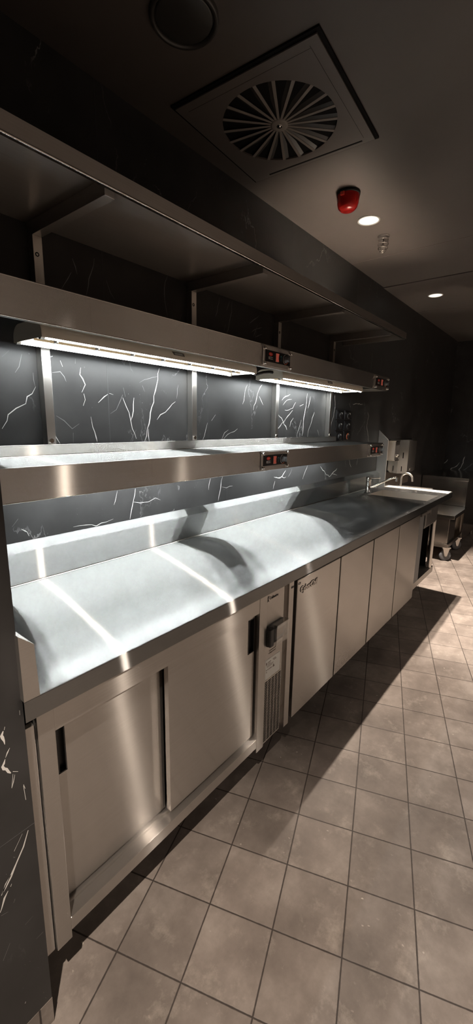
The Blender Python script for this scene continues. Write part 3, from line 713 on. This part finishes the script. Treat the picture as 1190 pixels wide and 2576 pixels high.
# ------------------------------------------------------------------ switch boxes on the fascias
def switchbox(x0, x1, z0, z1, label):
    t = thing('heat_control_box', label, 'control box', ((x0+x1)/2, GY-.004, z0), 'heat lamp control boxes')
    y = GY-.0006
    mb = MB(); mb.box(x0, x1, y-.004, y, z0, z1, bev=.001); mb.build('face_plate', STEEL, t)
    for xx in (x0+.012, x1-.012):
        for zz in (z0+.010, z1-.010): MB().lathe((xx, y-.004, zz), [(.007, 0), (.007, -.007), (.005, -.0095), (0, -.010)], 14, axis='y').build('standoff_screw', CHROME, t)
    px0, px1 = x0+.017, x1-.016; pz0, pz1 = z0+.0175, z1-.0165; yp = y-.004
    mb = MB(); mb.box(px0, px1, yp-.0016, yp, pz0, pz1); p = mb.build('control_panel', BLACK, t)
    W, Hh = px1-px0, pz1-pz0
    def U(u): return px0+W*u
    def V(v): return pz1-Hh*v
    yy = yp-.0016
    mb = MB()
    cx, cz = U(.19), V(.31)
    mb.prism([(cx+W*.075*math.cos(2*PI*i/20), cz+Hh*.15*math.sin(2*PI*i/20)) for i in range(20)], yy-.0006, yy, 'y', 0)
    mb.box(cx-W*.04, cx+W*.04, yy-.0010, yy-.0006, cz-.001, cz+.001, 1)
    cz = V(.64)
    mb.box(cx-W*.08, cx+W*.08, yy-.0006, yy, cz-Hh*.11, cz-Hh*.05, 1); mb.box(cx-W*.08, cx-W*.05, yy-.0006, yy, cz-Hh*.05, cz+Hh*.10, 1); mb.box(cx-W*.05, cx+W*.08, yy-.0006, yy, cz+Hh*.04, cz+Hh*.10, 1)
    mb.build('logo_print', [REDP, WHITEINK], p)
    sx = U(.435)
    mb = MB(); mb.box(sx-W*.062, sx+W*.062, yy-.003, yy, V(.88), V(.12), bev=.0006); s = mb.build('switch_bezel', SATIN, p)
    mb = MB(); mb.prism([(yy-.003, V(.86)), (yy-.0065, V(.84)), (yy-.004, V(.5)), (yy-.0075, V(.16)), (yy-.003, V(.14))], sx-W*.043, sx+W*.043); mb.build('rocker_switch', SWITCHLIT, s)
    mb = MB(); bx = U(.61); mb.torus((bx, yy-.0003, V(.38)), W*.026, .0009, 'y', 0, -.6, PI+.2, 12); mb.box(bx-.001, bx+.001, yy-.0006, yy, V(.72), V(.5)); mb.build('lamp_symbol', BLUEINK, p)
    kx, kz = U(.80), V(.5); R = Hh*.42
    mb = MB(); mb.torus((kx, yy-.0002, kz), R, .0010, 'y', 0, PI*.55, PI*1.35, 18); mb.torus((kx, yy-.0002, kz), R, .0010, 'y', 1, PI*1.35, PI*2.0, 18); mb.build('dial_scale', [WHITEINK, ORANGE], p)
    mb = MB(); mb.lathe((kx, yy, kz), [(R*.72, 0), (R*.72, -.004), (R*.5, -.006), (R*.46, -.018), (R*.40, -.0205), (0, -.021)], 22, axis='y'); mb.box(kx-R*.12, kx+R*.12, yy-.024, yy-.006, kz-R*.6, kz+R*.6); mb.build('dial_knob', GREYP, p)
switchbox(1.592, 1.828, 1.2515, 1.335, 'heat control box with lit red switch at the middle of the lower shelf fascia')
switchbox(2.897, 3.146, 1.2500, 1.334, 'heat control box at the right end of the lower shelf fascia')
switchbox(1.585, 1.820, 1.7150, 1.798, 'heat control box at the middle of the upper beam fascia')
switchbox(2.897, 3.148, 1.7130, 1.799, 'heat control box at the right end of the upper beam fascia')

# ------------------------------------------------------------------ power points
rows = [(1.506, 1.578, 'top'), (1.421, 1.498, 'middle'), (1.342, 1.414, 'bottom')]
for c, (x0, x1) in enumerate(((3.062, 3.190), (3.206, 3.338))):
    for r, (z0, z1, rn) in enumerate(rows):
        t = thing('wall_socket', 'black wall socket, %s of the %s column above the right end of the lower shelf' % (rn, ('left', 'right')[c]), 'socket', ((x0+x1)/2, WALL-.008, z0), 'black wall sockets by the lower shelf')
        y = WALL-.0003
        MB().box(x0, x1, y-.010, y, z0, z1, bev=.003).build('cover_plate', BLACK, t)
        xm, zm = x0+(x1-x0)*.5, (z0+z1)/2
        mb = MB(); mb.lathe((xm, y-.010, zm-.004), [(.024, 0), (.024, -.006), (.020, -.008), (0, -.008)], 20, axis='y'); mb.build('socket_face', BLACK, t)
        mb = MB(); mb.box(xm-.004, xm+.014, y-.0195, y-.018, zm+.012, zm+.016); mb.box(xm+.012, xm+.016, y-.0195, y-.018, zm+.004, zm+.013); mb.box(xm-.020, xm-.016, y-.0195, y-.018, zm+.002, zm+.007); mb.build('pin_glints', WHITEINK, t)  # pale strips painted as glints on the socket pins
        MB().box(x0+.010, x0+.024, y-.0145, y-.010, zm+.006, zm+.022, bev=.001).build('rocker', BLACK, t)
        if c == 1 and r == 2:
            MB().torus((xm, y-.018, zm-.004), .024, .0022, 'y', 0, PI*.45, PI*1.3, 18).build('orange_ring', ORANGE, t)

# ------------------------------------------------------------------ ceiling fittings
def ngon(n, r, c=(0, 0), a0=0): return [(c[0]+r*math.cos(a0+2*PI*i/n), c[1]+r*math.sin(a0+2*PI*i/n)) for i in range(n)]
VC = (1.597, 1.086); VR = .222; HS = .298
vent = thing('ceiling_diffuser', 'square black ceiling air diffuser with a round swirl of blades', 'air vent', (VC[0], VC[1], CEIL-.03))
rotv = math.radians(4.0)
def RV(x, y, z):
    c, s_ = math.cos(rotv), math.sin(rotv); return (VC[0]+c*x-s_*y, VC[1]+s_*x+c*y, z)
mb = MB(); n = 72; zt, zb = CEIL-.0225, CEIL-.0135
sq = []
ci = []
for i in range(n):
    a = 2*PI*i/n+PI/4; ca, sa = math.cos(a), math.sin(a); k = (HS-.012)/max(abs(ca), abs(sa)); sq.append((ca*k, sa*k)); ci.append((ca*VR, sa*VR))
vs = [RV(*p, zb) for p in sq]+[RV(*p, zb) for p in ci]+[RV(*p, CEIL-.001) for p in ci]+[RV(*p, CEIL-.009) for p in sq]
mb.add(vs, [(i, (i+1) % n, n+(i+1) % n, n+i) for i in range(n)]+[(n+i, n+(i+1) % n, 2*n+(i+1) % n, 2*n+i) for i in range(n)]+[(i, (i+1) % n, 3*n+(i+1) % n, 3*n+i) for i in range(n)])
mb.build('face_plate', BLACKMETAL, vent)
def obox(mb, x0, x1, y0, y1, z0, z1, mi=0):
    vs = [RV(x, y, z) for z in (z0, z1) for y in (y0, y1) for x in (x0, x1)]
    mb.add(vs, [(0, 2, 3, 1), (4, 5, 7, 6), (0, 1, 5, 4), (2, 6, 7, 3), (0, 4, 6, 2), (1, 3, 7, 5)], mi)
mb = MB()
obox(mb, -HS, HS, -HS, HS, CEIL-.007, CEIL-.0003)
mb.build('shadow_gap_frame', DARK, vent)
mb = MB()
obox(mb, .262, .270, -.24, .20, CEIL-.0141, CEIL-.0133, 1)
obox(mb, -.26, .25, -.2515, -.2505, CEIL-.0138, CEIL-.0133); obox(mb, -.2515, -.2505, -.25, .25, CEIL-.0138, CEIL-.0133)
mb.build('plate_seam', [DARK, DARK], vent)
nb = 20
for i in range(nb):
    a = 2*PI*(i+.3)/nb; ca, sa = math.cos(a), math.sin(a)
    mb = MB()
    def Q(r, off, z): return RV(ca*r-sa*off, sa*r+ca*off, z)
    w0, w1 = .0042, .0062
    vs = [Q(.028, -w0, zb), Q(.028, w0, zb), Q(VR+.001, w1, zb), Q(VR+.001, -w1, zb), Q(.028, -w0, zb+.0015), Q(.028, w0, zb+.0015), Q(VR+.001, w1, zb+.0015), Q(VR+.001, -w1, zb+.0015)]
    mb.add(vs, [(0, 1, 2, 3), (4, 7, 6, 5), (0, 4, 5, 1), (1, 5, 6, 2), (2, 6, 7, 3), (3, 7, 4, 0)])
    # tilted vane rising behind the rib
    vs = [Q(.03, -w0, zb+.0015), Q(VR, -w1, zb+.0015), Q(VR, -w1-.028, CEIL-.002), Q(.03, -w0-.004, CEIL-.002)]
    mb.add(vs, [(0, 1, 2, 3)], 1)
    mb.build('blade', [BLADEM, VANE], vent)
mb = MB(); mb.lathe((VC[0], VC[1], zb), [(0, -.004), (.028, -.004), (.034, -.001), (.034, .006)], 28); mb.build('hub', BLADEM, vent)
mb = MB(); mb.lathe((VC[0], VC[1], zb-.004), [(0, -.003), (.004, -.003), (.0055, 0), (.009, 0), (.0105, -.001), (.011, 0)], 18); mb.build('hub_screw', CHROME, vent)

rd = thing('round_ceiling_cap', 'round black ceiling cover plate with a raised rim above the gantry', 'ceiling cover', (1.062, 1.068, CEIL-.02))
MB().lathe((1.062, 1.068, CEIL), [(.101, -.0003), (.101, -.008), (.097, -.014), (.090, -.014), (.086, -.006), (.086, -.0003)], 64).build('rim', CAPM, rd)
MB().lathe((1.062, 1.068, CEIL), [(0, -.010), (.080, -.010), (.083, -.008), (.083, -.0003)], 64).build('disc', CAPM, rd)

def downlight(x, y, zc, label):
    t = thing('downlight', label, 'downlight', (x, y, zc-.004), 'recessed ceiling downlights')
    MB().lathe((x, y, zc), [(.063, -.0003), (.063, -.003), (.058, -.0045), (.0555, -.003), (.0555, -.0003)], 48).build('trim_ring', WHITEP, t)
    MB().lathe((x, y, zc), [(0, -.0012), (.0555, -.0012)], 48).build('lens', DOWNLIT, t)
    return t
downlight(2.590, 1.120, CEIL, 'bright round downlight between the red strobe and the caged sprinkler')
downlight(4.290, 1.178, CEIL-.007, 'bright round downlight further back on the ceiling')

st = thing('fire_strobe', 'red domed fire alarm strobe on the black ceiling', 'alarm strobe', (2.245, 1.09, CEIL-.075))
cx, cy = 2.245, 1.09
MB().lathe((cx, cy, CEIL), [(0, -.0003), (.060, -.0003), (.060, -.012), (.056, -.015), (0, -.015)], 32).build('base', BLACK, st)
MB().lathe((cx, cy, CEIL), [(.057, -.015), (.0565, -.021), (.053, -.050), (.047, -.070), (.034, -.080), (0, -.082)], 36).build('red_dome', REDGLASS, st)
MB().lathe((cx, cy, CEIL), [(0, -.016), (.030, -.016), (.030, -.030), (.024, -.052), (.020, -.068), (0, -.070)], 24).build('lamp_reflector', COPPER, st)
MB().box(cx-.064, cx-.044, cy-.006, cy+.014, CEIL-.030, CEIL-.014, bev=.002).build('latch', REDP, st)

cg = thing('caged_sprinkler', 'small ceiling sprinkler in a shiny wire cage', 'sprinkler', (2.845, 1.125, CEIL-.1))
cx, cy = 2.845, 1.125
mb = MB()
for R, z in ((.030, -.022), (.032, -.047), (.029, -.070), (.016, -.088)): mb.torus((cx, cy, CEIL+z), R, .0018, 'z', 0, seg=28)
for i in range(4):
    a = PI/4+i*PI/2; ca, sa = math.cos(a), math.sin(a)
    mb.tube([(cx+ca*r, cy+sa*r, CEIL+z) for r, z in ((.030, -.004), (.0315, -.03), (.031, -.06), (.024, -.080), (.016, -.088))], .0016, 6)
mb.build('wire_cage', CHROME, cg)
MB().lathe((cx, cy, CEIL), [(.036, -.0003), (.036, -.004), (.026, -.012), (.012, -.014), (0, -.014)], 28).build('ceiling_rose', BLACKMETAL, cg)
MB().tube([(cx, cy, CEIL-.012), (cx, cy, CEIL-.05)], .005, 10).cyl((cx, cy, CEIL-.056), .014, .003).build('sprinkler_head', BLACKMETAL, cg)

# ------------------------------------------------------------------ far end: bench and trolley
fb = thing('far_bench', 'tall stainless bench with solid side standing against the far corner', 'bench', (6.1, 1.2, 0))
mb = MB(); mb.box(5.60, 6.62, .945, 1.47, .83, .868, bev=.002); mb.build('bench_top', FARSTEEL, fb)
mb = MB(); mb.box(5.608, 5.622, .955, 1.47, .10, .83); mb.build('side_panel', FARSTEEL, fb)
mb = MB(); mb.box(5.60, 6.62, .952, .970, .10, .83); mb.box(5.622, 6.62, .97, 1.47, .10, .12); mb.build('front_panel', FARSTEEL, fb)
for x, y in ((5.65, 1.0), (6.55, 1.0), (5.65, 1.42), (6.55, 1.42)): MB().cyl((x, y, 0), .02, .10).build('foot', SATIN, fb)

tr = thing('low_trolley', 'low stainless trolley on grey castors in front of the tall far bench', 'trolley', (5.25, 1.15, 0))
mb = MB(); mb.box(4.93, 5.595, .922, 1.40, .484, .524, bev=.002); mb.build('trolley_top', FARSTEEL, tr)
mb = MB(); mb.box(4.95, 5.28, .972, 1.38, .20, .484, bev=.001); mb.build('body', FARSTEEL, tr)
mb = MB(); mb.box(5.28, 5.585, 1.03, 1.38, .20, .484); mb.box(5.57, 5.585, .972, 1.03, .2, .484); mb.build('control_recess', FARSTEEL, tr)
for z in (.44, .37, .30, .24): MB().cyl((5.36, 1.03, z), .016, -.018, 'y', 14).build('control_knob', CHROME, tr)
mb = MB(); mb.box(4.93, 5.59, .955, 1.40, .158, .20, bev=.0015); mb.build('bottom_frame', FARSTEEL, tr)
def castor(x, y, sw):
    c = bpy.data.objects.new('castor', None); COL.objects.link(c); c.parent = tr; c.location = Vector((x, y, 0))-tr.location; c.rotation_euler = (0, 0, sw)
    mb = MB(); mb.lathe((x, y-.016, .062), [(.038, 0), (.052, .0), (.060, .005), (.062, .016), (.060, .027), (.052, .032), (.038, .032)], 30, axis='y'); mb.build('tyre', RUBBER, c)
    mb = MB(); mb.cyl((x, y-.014, .062), .04, .028, 'y', 26); mb.build('wheel_disc', GREYP, c)
    mb = MB(); mb.cyl((x, y-.026, .062), .010, .052, 'y', 14)
    for s_ in (-.024, .0215):
        mb.prism([(x-.012, .055), (x+.012, .055), (x+.036, .145), (x-.036, .145)], y+s_, y+s_+.0025, 'y')
    mb.box(x-.045, x+.045, y-.03, y+.03, .145, .157); mb.build('fork', SATIN, c)
for x, y, sw in ((4.985, .985, -1.0), (5.53, .985, -.75), (4.985, 1.34, .5), (5.53, 1.34, -.3)): castor(x, y, sw)

# ------------------------------------------------------------------ lights
def spot(name, x, y, z, power, size, blend, radius, col=(1, .84, .66), tilt=(0, 0, 0)):
    l = bpy.data.lights.new(name, 'SPOT'); l.energy = power; l.spot_size = math.radians(size); l.spot_blend = blend; l.shadow_soft_size = radius; l.color = col
    o = bpy.data.objects.new(name, l); COL.objects.link(o); o.location = (x, y, z); o.rotation_euler = tilt; return o
WARM = (1., .845, .705)
spot('downlight_or_fill', 2.64, 1.10, CEIL-.012, 520, 74, 1., .012, WARM)
spot('downlight_or_fill', 4.29, 1.178, CEIL-.019, 900, 68, .6, .02, WARM, (math.radians(-19), 0, 0))
spot('downlight_or_fill', -.40, -.05, CEIL-.012, 330, 84, .5, .015, WARM)
for x in (2.1, 3.65, 5.5):
    spot('downlight_or_fill', x, -1.2, CEIL-.012, 24, 146, .25, .03, WARM)
for x in (.4, 2.2, 4.0, 5.8):  # added unseen fill spots, brightening the floor that the doors reflect
    spot('downlight_or_fill', x, -2.0, CEIL-.012, 260, 92, .5, .03, WARM)

W = bpy.data.worlds.new('room_air'); S.world = W; W.use_nodes = True
W.node_tree.nodes['Background'].inputs[0].default_value = (.8, .75, .7, 1); W.node_tree.nodes['Background'].inputs[1].default_value = .0

# ------------------------------------------------------------------ camera
cam = bpy.data.cameras.new('camera'); co = bpy.data.objects.new('camera', cam); COL.objects.link(co)
cam.sensor_fit = 'VERTICAL'; cam.sensor_height = 24.; cam.lens = FPX/2576*24.; cam.clip_start = .02
r = RIGHT.normalized(); f = FWD.normalized(); u = r.cross(f)
co.matrix_world = Matrix(((r.x, u.x, -f.x, 0), (r.y, u.y, -f.y, 0), (r.z, u.z, -f.z, CAMZ), (0, 0, 0, 1)))
S.camera = co
vs = S.view_settings
vs.view_transform = 'Standard'; vs.look = 'None'; vs.gamma = 1; vs.exposure = .15; vs.use_curve_mapping = False
c = S.cycles
c.use_denoising = True; c.denoiser = 'OPENIMAGEDENOISE'
c.max_bounces = 10; c.glossy_bounces = 6; c.diffuse_bounces = 5; c.transmission_bounces = 6
c.sample_clamp_indirect = 14.; c.caustics_reflective = True; c.blur_glossy = .02
